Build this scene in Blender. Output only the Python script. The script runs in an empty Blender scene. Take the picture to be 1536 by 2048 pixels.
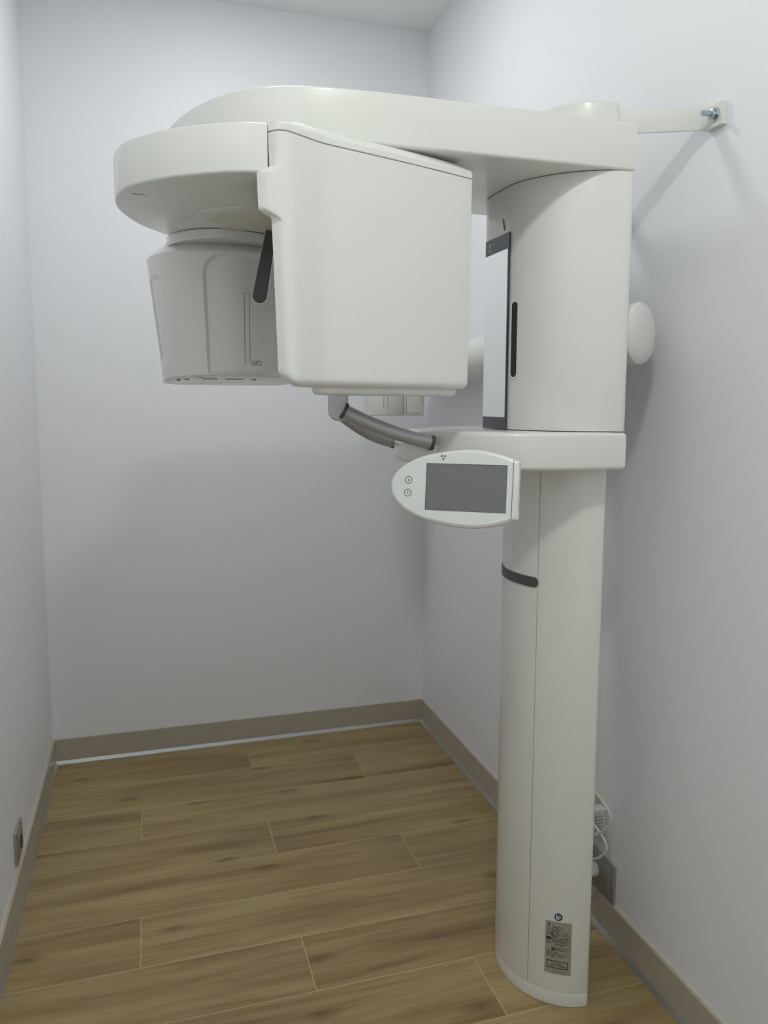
import bpy, bmesh, math, random
from mathutils import Vector, Matrix
random.seed(7)
scene = bpy.context.scene
COL = scene.collection
PI = math.pi

# ------------------------------------------------------------------ materials
def new_mat(name):
    m = bpy.data.materials.new(name); m.use_nodes = True
    nt = m.node_tree
    return m, nt, nt.nodes['Principled BSDF']

def plain(name, col, rough=.5, metal=0., spec=.5, coat=0., coat_rough=.05, var=0., bump=0., scale=40.):
    m, nt, b = new_mat(name)
    b.inputs['Base Color'].default_value = (*col, 1)
    b.inputs['Roughness'].default_value = rough
    b.inputs['Metallic'].default_value = metal
    b.inputs['Specular IOR Level'].default_value = spec
    b.inputs['Coat Weight'].default_value = coat
    b.inputs['Coat Roughness'].default_value = coat_rough
    tc = nt.nodes.new('ShaderNodeTexCoord')
    nz = nt.nodes.new('ShaderNodeTexNoise'); nz.inputs['Scale'].default_value = scale; nz.inputs['Detail'].default_value = 3
    nt.links.new(tc.outputs['Object'], nz.inputs['Vector'])
    if var:
        mx = nt.nodes.new('ShaderNodeMix'); mx.data_type = 'RGBA'
        mx.inputs['A'].default_value = (*[c*(1-var) for c in col], 1)
        mx.inputs['B'].default_value = (*[min(1, c*(1+var)) for c in col], 1)
        nt.links.new(nz.outputs['Fac'], mx.inputs['Factor']); nt.links.new(mx.outputs['Result'], b.inputs['Base Color'])
    if bump:
        bp = nt.nodes.new('ShaderNodeBump'); bp.inputs['Strength'].default_value = bump; bp.inputs['Distance'].default_value = .002
        nt.links.new(nz.outputs['Fac'], bp.inputs['Height']); nt.links.new(bp.outputs['Normal'], b.inputs['Normal'])
    return m

def emit(name, col, s):
    m, nt, b = new_mat(name)
    b.inputs['Base Color'].default_value = (.8, .8, .8, 1)
    b.inputs['Emission Color'].default_value = (*col, 1); b.inputs['Emission Strength'].default_value = s
    return m

M = {}
M['wall'] = plain('wall_paint', (.895, .90, .945), .5, spec=.4, var=.01, bump=.05, scale=220)
M['ceiling'] = plain('ceiling_paint', (.95, .955, .965), .8, spec=.2, var=.01)
M['white'] = plain('white_enamel', (.80, .81, .775), .32, spec=.5, coat=.55, coat_rough=.06, var=.006, scale=6)
M['lid'] = plain('white_lid', (.82, .83, .80), .30, spec=.5, coat=.5, coat_rough=.08, var=.006, scale=6)
M['panelwhite'] = plain('panel_white', (.78, .82, .80), .35, spec=.5, coat=.25, coat_rough=.1, var=.006, scale=6)
M['cream'] = plain('cream_disc', (.74, .73, .62), .4, var=.006)
M['seam'] = plain('slot_dark_grey', (.16, .16, .15), .7)  # dark grey of the laser lens, ring slit and underside slots
M['dark'] = plain('charcoal_plastic', (.078, .080, .084), .42, var=.03)
M['brown'] = plain('smoked_window', (.035, .028, .03), .25)
M['glassdark'] = plain('dark_glass', (.05, .055, .062), .12, spec=.45)
M['mirror'] = plain('mirror_glass', (.93, .95, .95), .015, metal=1.)
M['screen'] = plain('lcd_off', (.185, .193, .192), .28, spec=.5)
M['grey_line'] = plain('grey_print', (.20, .205, .20), .5)
M['black_print'] = plain('black_print', (.03, .026, .022), .6)
M['logo'] = plain('logo_grey', (.50, .51, .52), .35)
M['gold'] = plain('gold_print', (.22, .15, .05), .45)
M['steel_grip'] = plain('grey_grip', (.46, .47, .475), .42, metal=.45, var=.03, scale=80)
M['strap'] = plain('grey_strap', (.55, .56, .575), .40, metal=.55)
M['zinc'] = plain('zinc_bolt', (.46, .53, .56), .3, metal=1., var=.1, scale=200)
M['skirting'] = plain('taupe_skirting', (.49, .44, .365), .38, spec=.5, var=.03, scale=12)
M['skirt_edge'] = plain('pale_edge', (.62, .59, .50), .45)
M['alu'] = plain('brushed_aluminium', (.55, .57, .57), .36, metal=.85, var=.03, scale=60)
M['plate'] = plain('plate_metal', (.40, .385, .37), .36, metal=.55, var=.02)
M['socket'] = plain('socket_insert', (.30, .27, .235), .4)
M['hole'] = plain('socket_well', (.05, .04, .032), .6)
M['pvc'] = plain('white_pvc', (.74, .74, .72), .4)
M['box'] = plain('grey_white_box', (.56, .55, .50), .5)
M['labelgrey'] = plain('label_silver', (.40, .38, .34), .42, metal=.2, var=.03, scale=50)
M['navy'] = plain('navy_print', (.035, .03, .09), .45)
M['white_print'] = plain('white_print', (.72, .70, .78), .5)
M['lamp_on'] = emit('lamp_glow', (.96, .985, .905), 109.)
M['lamp_dim'] = emit('lamp_glow_cool', (.95, .985, .94), 60.)
M['lamp_ring'] = plain('lamp_ring_white', (.8, .8, .8), .4)
M['fill_doorway'] = plain('fill_doorway_laminate', (.55, .56, .58), .45, var=.02)

def floor_material():
    m, nt, b = new_mat('oak_look_tile')
    N = nt.nodes.new; L = nt.links.new
    def math_(op, a, bb=None, c=None):
        n = N('ShaderNodeMath'); n.operation = op
        for i, v in enumerate((a, bb, c)):
            if v is None: continue
            if isinstance(v, (int, float)): n.inputs[i].default_value = v
            else: L(v, n.inputs[i])
        return n.outputs[0]
    tc = N('ShaderNodeTexCoord'); sp = N('ShaderNodeSeparateXYZ'); L(tc.outputs['Object'], sp.inputs[0])
    X, Y = sp.outputs['X'], sp.outputs['Y']
    PW, PL, R0, J0 = .2005, 1.202, -.0507, .3254
    ky = math_('DIVIDE', math_('SUBTRACT', R0, Y), PW)
    row = math_('FLOOR', ky); fy = math_('FRACT', ky)
    sx = math_('MULTIPLY', math_('ADD', row, 1.0), PL/3)
    kx = math_('DIVIDE', math_('SUBTRACT', math_('SUBTRACT', X, J0), sx), PL)
    cid = math_('FLOOR', kx); fx = math_('FRACT', kx)
    # grout mask
    dy = math_('MULTIPLY', math_('MINIMUM', fy, math_('SUBTRACT', 1.0, fy)), PW)
    dx = math_('MULTIPLY', math_('MINIMUM', fx, math_('SUBTRACT', 1.0, fx)), PL)
    dmin = math_('MINIMUM', dx, dy)
    mr = N('ShaderNodeMapRange'); mr.inputs['From Min'].default_value = .0006; mr.inputs['From Max'].default_value = .0014
    mr.inputs['To Min'].default_value = 1; mr.inputs['To Max'].default_value = 0
    L(dmin, mr.inputs['Value']); grout = mr.outputs['Result']
    # plank id
    wn = N('ShaderNodeTexWhiteNoise'); wn.noise_dimensions = '2D'
    cb = N('ShaderNodeCombineXYZ'); L(row, cb.inputs[0]); L(cid, cb.inputs[1]); L(cb.outputs[0], wn.inputs['Vector'])
    rnd = wn.outputs['Value']
    # grain space: stretched along x, shifted per plank
    def grain(scx, scy, detail, rough, dist, off):
        c = N('ShaderNodeCombineXYZ')
        L(math_('ADD', math_('MULTIPLY', X, scx), math_('MULTIPLY', rnd, 37.0+off)), c.inputs[0])
        L(math_('ADD', math_('MULTIPLY', Y, scy), math_('MULTIPLY', rnd, 91.0)), c.inputs[1])
        L(math_('MULTIPLY', rnd, 13.0), c.inputs[2])
        n = N('ShaderNodeTexNoise'); n.inputs['Scale'].default_value = 1; n.inputs['Detail'].default_value = detail
        n.inputs['Roughness'].default_value = rough; n.inputs['Distortion'].default_value = dist
        L(c.outputs[0], n.inputs['Vector']); return n.outputs['Fac']
    g1 = grain(1.6, 17, 4, .55, .5, 0); g2 = grain(5, 120, 4, .6, .3, 5); g3 = grain(1.0, 7, 2, .5, .8, 11)
    v = math_('ADD', math_('MULTIPLY', g1, .62), math_('ADD', math_('MULTIPLY', g2, .28), math_('MULTIPLY', g3, .30)))
    v = math_('ADD', v, math_('MULTIPLY', math_('SUBTRACT', rnd, .5), .10))
    cr = N('ShaderNodeValToRGB'); L(v, cr.inputs['Fac'])
    e = cr.color_ramp.elements
    e[0].position = .40; e[0].color = (.185, .118, .052, 1)
    e[1].position = .75; e[1].color = (.405, .312, .158, 1)
    k = e.new(.53); k.color = (.285, .198, .092, 1)
    k = e.new(.63); k.color = (.345, .255, .122, 1)
    # knots
    vo = N('ShaderNodeTexVoronoi'); vo.voronoi_dimensions = '2D'; vo.inputs['Scale'].default_value = 1.0; vo.inputs['Randomness'].default_value = 1
    c = N('ShaderNodeCombineXYZ'); L(math_('ADD', math_('MULTIPLY', X, 2.3), math_('MULTIPLY', rnd, 19.0)), c.inputs[0])
    L(math_('ADD', math_('MULTIPLY', Y, 6.2), math_('MULTIPLY', g1, .5)), c.inputs[1]); L(c.outputs[0], vo.inputs['Vector'])
    kr = N('ShaderNodeMapRange'); kr.inputs['From Min'].default_value = .015; kr.inputs['From Max'].default_value = .13
    kr.inputs['To Min'].default_value = .62; kr.inputs['To Max'].default_value = 0; L(vo.outputs['Distance'], kr.inputs['Value'])
    mk = N('ShaderNodeMix'); mk.data_type = 'RGBA'; sc_ = N('ShaderNodeSeparateColor'); L(vo.outputs['Color'], sc_.inputs[0])
    L(math_('MULTIPLY', kr.outputs['Result'], math_('GREATER_THAN', sc_.outputs[0], .58)), mk.inputs['Factor'])
    L(cr.outputs['Color'], mk.inputs['A']); mk.inputs['B'].default_value = (.095, .056, .024, 1)
    mg = N('ShaderNodeMix'); mg.data_type = 'RGBA'; L(grout, mg.inputs['Factor'])
    L(mk.outputs['Result'], mg.inputs['A']); mg.inputs['B'].default_value = (.52, .43, .26, 1)
    L(mg.outputs['Result'], b.inputs['Base Color'])
    b.inputs['Roughness'].default_value = .46; b.inputs['Specular IOR Level'].default_value = .4
    bp = N('ShaderNodeBump'); bp.inputs['Strength'].default_value = .12; bp.inputs['Distance'].default_value = .002
    L(math_('SUBTRACT', g2, math_('MULTIPLY', grout, .8)), bp.inputs['Height']); L(bp.outputs['Normal'], b.inputs['Normal'])
    return m
M['floor'] = floor_material()

# ------------------------------------------------------------------ object helpers
def link(name, verts, faces, mat, parent=None, angle=32, smooth=True):
    me = bpy.data.meshes.new(name)
    me.from_pydata([tuple(v) for v in verts], [], faces)
    bm = bmesh.new(); bm.from_mesh(me)
    bmesh.ops.remove_doubles(bm, verts=bm.verts, dist=1e-6)
    bmesh.ops.recalc_face_normals(bm, faces=bm.faces)
    bm.to_mesh(me); bm.free()
    if smooth:
        me.polygons.foreach_set('use_smooth', [True]*len(me.polygons))
        me.set_sharp_from_angle(angle=math.radians(angle))
    me.materials.append(mat)
    o = bpy.data.objects.new(name, me); COL.objects.link(o)
    if parent is not None: attach(o, parent)
    return o

def attach(o, parent):
    bpy.context.view_layer.update()
    mw = o.matrix_world.copy()
    o.parent = parent
    o.matrix_parent_inverse = parent.matrix_world.inverted()
    o.matrix_world = mw

def empty(name, loc, label, cat):
    o = bpy.data.objects.new(name, None); COL.objects.link(o); o.location = loc
    o.empty_display_size = .05
    o['label'] = label; o['category'] = cat
    bpy.context.view_layer.update()
    return o

def struct(o): o['kind'] = 'structure'; return o

class MB:
    """collects shapes that make up ONE part"""
    def __init__(s): s.v = []; s.f = []
    def add(s, v, f):
        n = len(s.v); s.v += [tuple(q) for q in v]; s.f += [tuple(i+n for i in q) for q in f]; return s
    def build(s, name, mat, parent=None, angle=32): return link(name, s.v, s.f, mat, parent, angle)

def loft(rings, cap0=True, cap1=True, closed=True):
    n = len(rings[0]); v = [q for r in rings for q in r]; f = []
    for i in range(len(rings)-1):
        for j in range(n if closed else n-1):
            k = (j+1) % n
            f.append((i*n+j, i*n+k, (i+1)*n+k, (i+1)*n+j))
    if cap0: f.append(tuple(range(n))[::-1])
    if cap1: f.append(tuple((len(rings)-1)*n+j for j in range(n)))
    return v, f

def area2(poly): return sum(poly[i][0]*poly[(i+1) % len(poly)][1]-poly[(i+1) % len(poly)][0]*poly[i][1] for i in range(len(poly)))/2
def ccw(poly): return poly if area2(poly) > 0 else poly[::-1]

def inset(poly, d):
    """poly ccw; move every vertex inwards by d along its mitred normal"""
    n = len(poly); out = []
    for i in range(n):
        a = Vector(poly[i-1]); b = Vector(poly[i]); c = Vector(poly[(i+1) % n])
        e1 = (b-a).normalized(); e2 = (c-b).normalized()
        n1 = Vector((-e1.y, e1.x)); n2 = Vector((-e2.y, e2.x))
        m = n1+n2
        if m.length < 1e-6: m = n1
        m.normalize(); k = max(.5, m.dot(n1))
        out.append(tuple(b+m*(d/k)))
    return out

def fillet(pts, radii, seg=6):
    out = []; n = len(pts)
    for i in range(n):
        p0 = Vector(pts[i-1]); p1 = Vector(pts[i]); p2 = Vector(pts[(i+1) % n])
        r = radii[i] if isinstance(radii, (list, tuple)) else radii
        if r <= 0: out.append(tuple(p1)); continue
        d1 = (p0-p1); d2 = (p2-p1); l1, l2 = d1.length, d2.length
        d1.normalize(); d2.normalize()
        ang = math.acos(max(-1, min(1, d1.dot(d2))))
        if ang > PI-.02: out.append(tuple(p1)); continue
        t = min(r/math.tan(ang/2), l1*.48, l2*.48); rr = t*math.tan(ang/2)
        c = p1+(d1+d2).normalized()*(rr/math.sin(ang/2))
        a = p1+d1*t; b = p1+d2*t
        a0 = math.atan2(a.y-c.y, a.x-c.x); a1 = math.atan2(b.y-c.y, b.x-c.x)
        da = (a1-a0+PI) % (2*PI)-PI
        for s in range(seg+1):
            th = a0+da*s/seg; out.append((c.x+rr*math.cos(th), c.y+rr*math.sin(th)))
    return out

def spline(pts, n, closed=False):
    """centripetal-ish Catmull-Rom through 2-D or 3-D points, n samples evenly by parameter"""
    P = [Vector(q) for q in pts]; m = len(P); dens = []
    rng = m if closed else m-1
    for i in range(rng):
        if closed: p0, p1, p2, p3 = P[i-1], P[i], P[(i+1) % m], P[(i+2) % m]
        else:
            p1, p2 = P[i], P[i+1]
            p0 = P[i-1] if i else p1*2-p2
            p3 = P[i+2] if i+2 < m else p2*2-p1
        for s in range(24):
            t = s/24
            dens.append(.5*((2*p1)+(p2-p0)*t+(2*p0-5*p1+4*p2-p3)*t*t+(3*p1-p0-3*p2+p3)*t**3))
    if not closed: dens.append(P[-1].copy())
    return resample(dens, n, closed)

def resample(pts, n, closed=False):
    P = [Vector(q) for q in pts]
    if closed: P = P+[P[0]]
    L = [0]
    for a, b in zip(P, P[1:]): L.append(L[-1]+(b-a).length)
    T = L[-1]; out = []; j = 0
    for i in range(n):
        t = T*i/(n if closed else n-1)
        while j < len(L)-2 and L[j+1] < t: j += 1
        s = (t-L[j])/max(1e-12, L[j+1]-L[j])
        out.append(tuple(P[j].lerp(P[j+1], min(1, s))))
    return out

def prism(poly, z0, z1, r0=0., r1=0., seg=4):
    """solid with plan poly; r0 / r1 round the bottom / top rim"""
    poly = ccw(poly); rings = []
    def ring(d, z): return [(x, y, z) for x, y in (inset(poly, d) if d > 0 else poly)]
    if r0 > 0:
        for s in range(seg+1):
            a = PI/2*s/seg; rings.append(ring(r0*(1-math.sin(a)), z0+r0*(1-math.cos(a))))
    else: rings.append(ring(0, z0))
    if r1 > 0:
        for s in range(seg+1):
            a = PI/2*s/seg; rings.append(ring(r1*(1-math.cos(a)), z1-r1*(1-math.sin(a))))
    else: rings.append(ring(0, z1))
    return loft(rings)

def box(x0, x1, y0, y1, z0, z1, r=0.):
    if r <= 0: return prism([(x0, y0), (x1, y0), (x1, y1), (x0, y1)], z0, z1)
    return prism(fillet([(x0, y0), (x1, y0), (x1, y1), (x0, y1)], r, 4), z0, z1, r, r, 3)

def frame_shape(vf, origin, ex, ey, ez):
    v, f = vf; o = Vector(origin); ex, ey, ez = Vector(ex), Vector(ey), Vector(ez)
    return [tuple(o+ex*q[0]+ey*q[1]+ez*q[2]) for q in v], f

def circle(r, n=48, c=(0, 0)): return [(c[0]+r*math.cos(2*PI*i/n), c[1]+r*math.sin(2*PI*i/n)) for i in range(n)]

def tube(path, r, n=20, caps=True, rads=None, end_normals=None):
    P = [Vector(q) for q in path]; rings = []; up = None
    for i, q in enumerate(P):
        t = (P[min(i+1, len(P)-1)]-P[max(i-1, 0)]).normalized()
        if up is None:
            up = Vector((0, 0, 1)) if abs(t.z) < .9 else Vector((1, 0, 0))
        up = (up-t*up.dot(t)).normalized(); s = t.cross(up)
        rr = rads[i] if rads else r
        rings.append([tuple(q+up*(rr*math.cos(2*PI*k/n))+s*(rr*math.sin(2*PI*k/n))) for k in range(n)])
    return loft(rings, caps, caps)

def sstep(a, b, x):
    t = max(0., min(1., (x-a)/(b-a))); return t*t*(3-2*t)

def strokes(polys, w, fn, mb, h=.0004, step=.003):
    """flat ribbons of width w along 2-D polylines, laid on a surface by fn(a, b, height)"""
    for pl in polys:
        closed = len(pl) > 2 and pl[0] == pl[-1]
        for a, b in zip(pl, pl[1:]):
            a, b = Vector(a), Vector(b); d = b-a; L = d.length
            if L < 1e-9: continue
            d /= L; nrm = Vector((-d.y, d.x))*(w/2)
            a = a-d*(w/2); b = b+d*(w/2); k = max(1, int((b-a).length/step)); v = []; f = []
            for i in range(k+1):
                q = a.lerp(b, i/k)
                v += [fn(*(q+nrm), h), fn(*(q-nrm), h), fn(*(q-nrm), 0), fn(*(q+nrm), 0)]
            for i in range(k):
                o = i*4
                for j in range(4): f.append((o+j, o+(j+1) % 4, o+4+(j+1) % 4, o+4+j))
            f += [(0, 1, 2, 3), (k*4+3, k*4+2, k*4+1, k*4)]
            mb.add(v, f)

def plate_on(poly, fn, h, mb, step=.006):
    """thin filled shape (convex outline) laid on a curved surface: fan of strips between its left and right edges"""
    y0, y1 = min(q[1] for q in poly), max(q[1] for q in poly); eps = 2e-4*(y1-y0)
    k = max(2, int((y1-y0)/step))
    lv = sorted(set([round(q[1], 6) for q in poly]+[round(y0+(y1-y0)*i/k, 6) for i in range(k+1)])); rows = []
    for y in lv:
        yy = min(max(y, y0+eps), y1-eps); xs = []
        for a, b in zip(poly, poly[1:]+poly[:1]):
            if (a[1] <= yy < b[1]) or (b[1] <= yy < a[1]):
                xs.append(a[0]+(b[0]-a[0])*(yy-a[1])/(b[1]-a[1]))
        rows.append((y, min(xs), max(xs)))
    m = max(2, int(max(r[2]-r[1] for r in rows)/step)); g = []
    for y, xa, xb in rows: g.append([(xa+(xb-xa)*j/m, y) for j in range(m+1)])
    v = []; f = []
    R, Cn = len(g), m+1
    for lev in (h, 0): v += [fn(x, y, lev) for r in g for x, y in r]
    off = R*Cn
    for i in range(R-1):
        for j in range(m):
            a = i*Cn+j
            f.append((a, a+1, a+Cn+1, a+Cn)); f.append((off+a, off+a+Cn, off+a+Cn+1, off+a+1))
    rim = [j for j in range(Cn)]+[i*Cn+m for i in range(1, R)]+[(R-1)*Cn+j for j in range(m-1, -1, -1)]+[i*Cn for i in range(R-2, 0, -1)]
    for a, b in zip(rim, rim[1:]+rim[:1]): f.append((a, off+a, off+b, b))
    mb.add(v, f)

def text_on(s, size, fn, mb, h=.0003, align='LEFT'):
    cu = bpy.data.curves.new('t', 'FONT'); cu.body = s; cu.size = size; cu.align_x = align; cu.resolution_u = 2
    o = bpy.data.objects.new('t', cu); COL.objects.link(o)
    dg = bpy.context.evaluated_depsgraph_get(); dg.update()
    me = bpy.data.meshes.new_from_object(o.evaluated_get(dg))
    vs = [(v.co.x, v.co.y) for v in me.vertices]
    mb.add([fn(x, y, h) for x, y in vs], [tuple(p_.vertices) for p_ in me.polygons])
    bpy.data.objects.remove(o); bpy.data.curves.remove(cu); bpy.data.meshes.remove(me)

# ------------------------------------------------------------------ the room
W, H, YF = 1.5016, 2.855, -4.1
T = .12
def solid(name, b, mat, parent=None):
    return link(name, *box(*b), mat, parent, smooth=False)
struct(solid('floor', (-T, W+T, YF-T, T, -T, 0), M['floor']))
struct(solid('ceiling', (-T, W+T, YF-T, T, H, H+T), M['ceiling']))
struct(solid('wall_back', (-T, W+T, 0, T, 0, H), M['wall']))
struct(solid('wall_left', (-T, 0, YF, 0, 0, H), M['wall']))
struct(solid('wall_right', (W, W+T, YF, 0, 0, H), M['wall']))
# unseen front wall behind the viewer, with a doorway added for fill light
mb = MB()
DX0, DX1, DZ = .28, 1.22, 2.10
mb.add(*box(-T, DX0, YF-T, YF, 0, H)); mb.add(*box(DX1, W+T, YF-T, YF, 0, H)); mb.add(*box(DX0, DX1, YF-T, YF, DZ, H))
struct(mb.build('wall_front', M['wall'], angle=10))
mb = MB()
mb.add(*box(DX0-.06, DX0+.012, YF-T-.01, YF+.012, 0, DZ+.06)); mb.add(*box(DX1-.012, DX1+.06, YF-T-.01, YF+.012, 0, DZ+.06)); mb.add(*box(DX0+.012, DX1-.012, YF-T-.01, YF+.012, DZ-.012, DZ+.06))
struct(mb.build('fill_doorway_frame', M['fill_doorway'], angle=10))          # frame of the unseen open doorway, added to let fill light in

BH, BT = .0975, .009
def skirting(name, b_body, b_edge):
    o = struct(solid(name, b_body, M['skirting']))
    solid('top_edge', b_edge, M['skirt_edge'], o)
ET = .0016
skirting('baseboard_back', (0, W, -BT, 0, 0, BH), (0, W, -BT, -BT+.004, BH, BH+ET))
skirting('baseboard_left', (0, BT, YF, -BT, 0, BH), (0, .002, YF, -BT, BH, BH+ET))
skirting('baseboard_right', (W-BT, W, YF, -BT, 0, BH), (W-.003, W, YF, -BT, BH, BH+ET))
# aluminium cove strips where skirting meets floor
def strip(name, a, b, inward):
    a, b, n = Vector(a), Vector(b), Vector(inward)
    prof = [(0, 0), (.0075, 0), (.0075, .0015), (.0005, .0135), (0, .0135)]
    r = [[tuple(q+n*u+Vector((0, 0, v))) for u, v in prof] for q in (a, b)]
    return struct(link(name, *loft(r), M['alu'], None, angle=20))
strip('trim_1', (BT, -BT, 0), (W-BT, -BT, 0), (0, -1, 0))
strip('trim_2', (BT, YF, 0), (BT, -BT-.0075, 0), (1, 0, 0))
strip('trim_3', (W-BT, YF, 0), (W-BT, -BT-.0075, 0), (-1, 0, 0))

# ------------------------------------------------------------------ the X-ray machine
Y0, XB = -1.52, 1.322
XM = empty('dental_xray_machine', (1.25, Y0, 0), 'tall white dental panoramic x-ray machine on a column with overhanging arm', 'x-ray machine')

def dplan(a, b, n=120, back_r=.010, xb=XB, flat=None, off=None):
    """half-ellipse bulging towards -x with a flat back at xb and small back corners"""
    t0 = PI/2-math.asin(back_r/a); pts = []
    for i in range(n+1):
        t = -t0+2*t0*i/n
        x = xb-a*math.cos(t); y = Y0+b*math.sin(t)
        if flat is not None: x = .5*(x+flat+math.sqrt((x-flat)**2+.0035**2))
        pts.append((x, y))
    ys = pts[0][1]
    lo = [(xb-back_r+back_r*math.sin(PI/2*i/5), ys+back_r*(1-math.cos(PI/2*i/5))) for i in range(1, 6)]
    hi = [(x, 2*Y0-y) for x, y in lo]
    return ccw(pts[::-1]+lo+hi[::-1])

CA, CB = .147, .163
# column shell: D section with a shallow bed for the front cover
SY = .0905                       # half width of the front cover
def col_pt(t, off=0.):
    c, s = math.cos(t), math.sin(t)
    nx, ny = -c/CA, s/CB; l = math.hypot(nx, ny)
    return XB-CA*c+nx/l*off, Y0+CB*s+ny/l*off
TS = math.asin(SY/CB)
TB = PI/2-math.asin(.010/CA)
def bed(t): return -.004 if abs(t) < TS else 0.
ts_ = sorted([-TB+2*TB*i/160 for i in range(161)])
shell = [col_pt(t, bed(t)) for t in ts_ if t < -TS]+[col_pt(-TS), col_pt(-TS, -.004)]+[col_pt(t, bed(t)) for t in ts_ if abs(t) < TS]+[col_pt(TS, -.004), col_pt(TS)]+[col_pt(t, bed(t)) for t in ts_ if t > TS]
ys = shell[0][1]
lo = [(XB-.010+.010*math.sin(PI/2*i/5), ys+.010*(1-math.cos(PI/2*i/5))) for i in range(1, 6)]
hi = [(x, 2*Y0-y) for x, y in lo]
shell = ccw(shell[::-1]+lo+hi[::-1])
ZS = .0335
link('column_shell', *prism(shell, ZS+.0006, 1.252, .0008, .0), M['white'], XM)
# base skirt
base = dplan(CA, CB)
link('column_base', *prism(base, .0, ZS, .002, .0012), M['white'], XM)
# front cover
fc = []
TE = math.asin((SY-.0011)/CB)
for i in range(61): fc.append(col_pt(-TE+2*TE*i/60, .0004))
for i in range(61): fc.append(col_pt(TE-2*TE*i/60, -.0036))
link('front_cover', *prism(fc, ZS+.0006, 1.252, .0006, 0), M['white'], XM)
# dark grip band wrapped round the front cover
mb = MB()
cs = [0.]
for i in range(400):
    a = col_pt(-PI/2+PI*i/400); b = col_pt(-PI/2+PI*(i+1)/400); cs.append(cs[-1]+math.hypot(b[0]-a[0], b[1]-a[1]))
def col_s(s):
    """arc length along the near half of the column front -> ellipse angle"""
    lo_, hi_ = 0, 400
    while hi_-lo_ > 1:
        m_ = (lo_+hi_)//2
        if cs[m_] <= s: lo_ = m_
        else: hi_ = m_
    u = (s-cs[lo_])/max(1e-9, cs[hi_]-cs[lo_]); return -PI/2+PI*(lo_+u)/400
def col_fn(s, z, h):
    x, y = col_pt(col_s(s), .0005+h); return (x, y, z)
s_seam = min(range(401), key=lambda i: abs((-PI/2+PI*i/400)+TS)); s_seam = cs[s_seam]
s_far = cs[-1]-s_seam
hb, zb_ = .0115, .994
cap = [(s_seam+hb-.001-hb*math.cos(a), zb_+hb*math.sin(a)) for a in [PI/2-PI*i/12 for i in range(13)]]
cap2 = [(s_far-hb+.001+hb*math.cos(a), zb_+hb*math.sin(a)) for a in [-PI/2+PI*i/12 for i in range(13)]]
plate_on(cap+cap2, col_fn, .0022, mb, .006)
mb.build('grip_band', M['dark'], XM, 40)
# rating label
def s_of(y):
    t = math.asin(max(-1, min(1, (y-Y0)/CB))); i = (t+PI/2)/PI*400; k = min(399, int(i)); return cs[k]+(cs[k+1]-cs[k])*(i-k)
sa = s_of(-1.6425); sb = s_of(-1.6745)
LS0, LS1, LZ0, LZ1 = min(sa, sb), max(sa, sb), .0795, .2085
WL = LS1-LS0; HL = LZ1-LZ0
# on the near side arc length grows with y (away from the viewer), so the label's left is at larger s
def lab_fn(u, v, h):
    t = col_s(LS1-u); x, y = col_pt(t, .0002+h); return (x, y, LZ0+v)
mb = MB(); plate_on(fillet([(0, 0), (WL, 0), (WL, HL), (0, HL)], .003, 4), lab_fn, .0004, mb, .004)
lab = mb.build('rating_label', M['labelgrey'], XM, 40)
lab['label'] = 'silver grey rating label with small black print'
mb = MB()
def lab_fn2(u, v, h): return lab_fn(u, v, .0005+h)
def row(v, segs, w=.0011):
    for a, b in segs: strokes([[(a*WL, v*HL), (b*WL, v*HL)]], w, lab_fn2, mb, .0002)
rows = [(.905, [(.32, .55)]), (.885, [(.32, .68)]), (.852, [(.25, .55)]), (.815, [(.26, .34), (.38, .50)]), (.79, [(.26, .34), (.38, .55), (.62, .70), (.74, .86)]),
        (.762, [(.26, .32), (.38, .44), (.48, .58), (.68, .74), (.78, .84)]), (.728, [(.26, .50)]), (.706, [(.26, .44), (.55, .94)]), (.684, [(.27, .38), (.46, .62), (.66, .84)]),
        (.660, [(.27, .40), (.44, .52), (.58, .66), (.74, .80), (.84, .92)]), (.640, [(.27, .36), (.40, .62), (.66, .80)]), (.618, [(.30, .50), (.55, .80), (.84, .93)]),
        (.570, [(.38, .46), (.50, .72)]), (.548, [(.38, .44), (.54, .60), (.64, .72)]), (.500, [(.40, .94)]), (.478, [(.42, .60)]), (.458, [(.40, .48), (.52, .86)]),
        (.415, [(.26, .34), (.40, .50)]), (.370, [(.26, .42), (.46, .62)]), (.345, [(.26, .36), (.50, .76)]), (.325, [(.26, .42)]),
        (.205, [(.34, .62)]), (.180, [(.26, .40), (.44, .74)]), (.152, [(.20, .42), (.46, .80)])]
for v_, sg in rows: row(v_, sg)
strokes([[(.26*WL, .955*HL), (.26*WL, .86*HL)], [(.24*WL, .835*HL), (.95*WL, .835*HL)], [(.24*WL, .745*HL), (.95*WL, .745*HL)], [(.24*WL, .59*HL), (.95*WL, .59*HL)],
         [(.24*WL, .39*HL), (.95*WL, .39*HL)]], .0005, lab_fn2, mb, .0002)
strokes([[(.10*WL, .245*HL), (.88*WL, .245*HL), (.88*WL, .115*HL), (.10*WL, .115*HL), (.10*WL, .245*HL)]], .0017, lab_fn2, mb, .0002)
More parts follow.
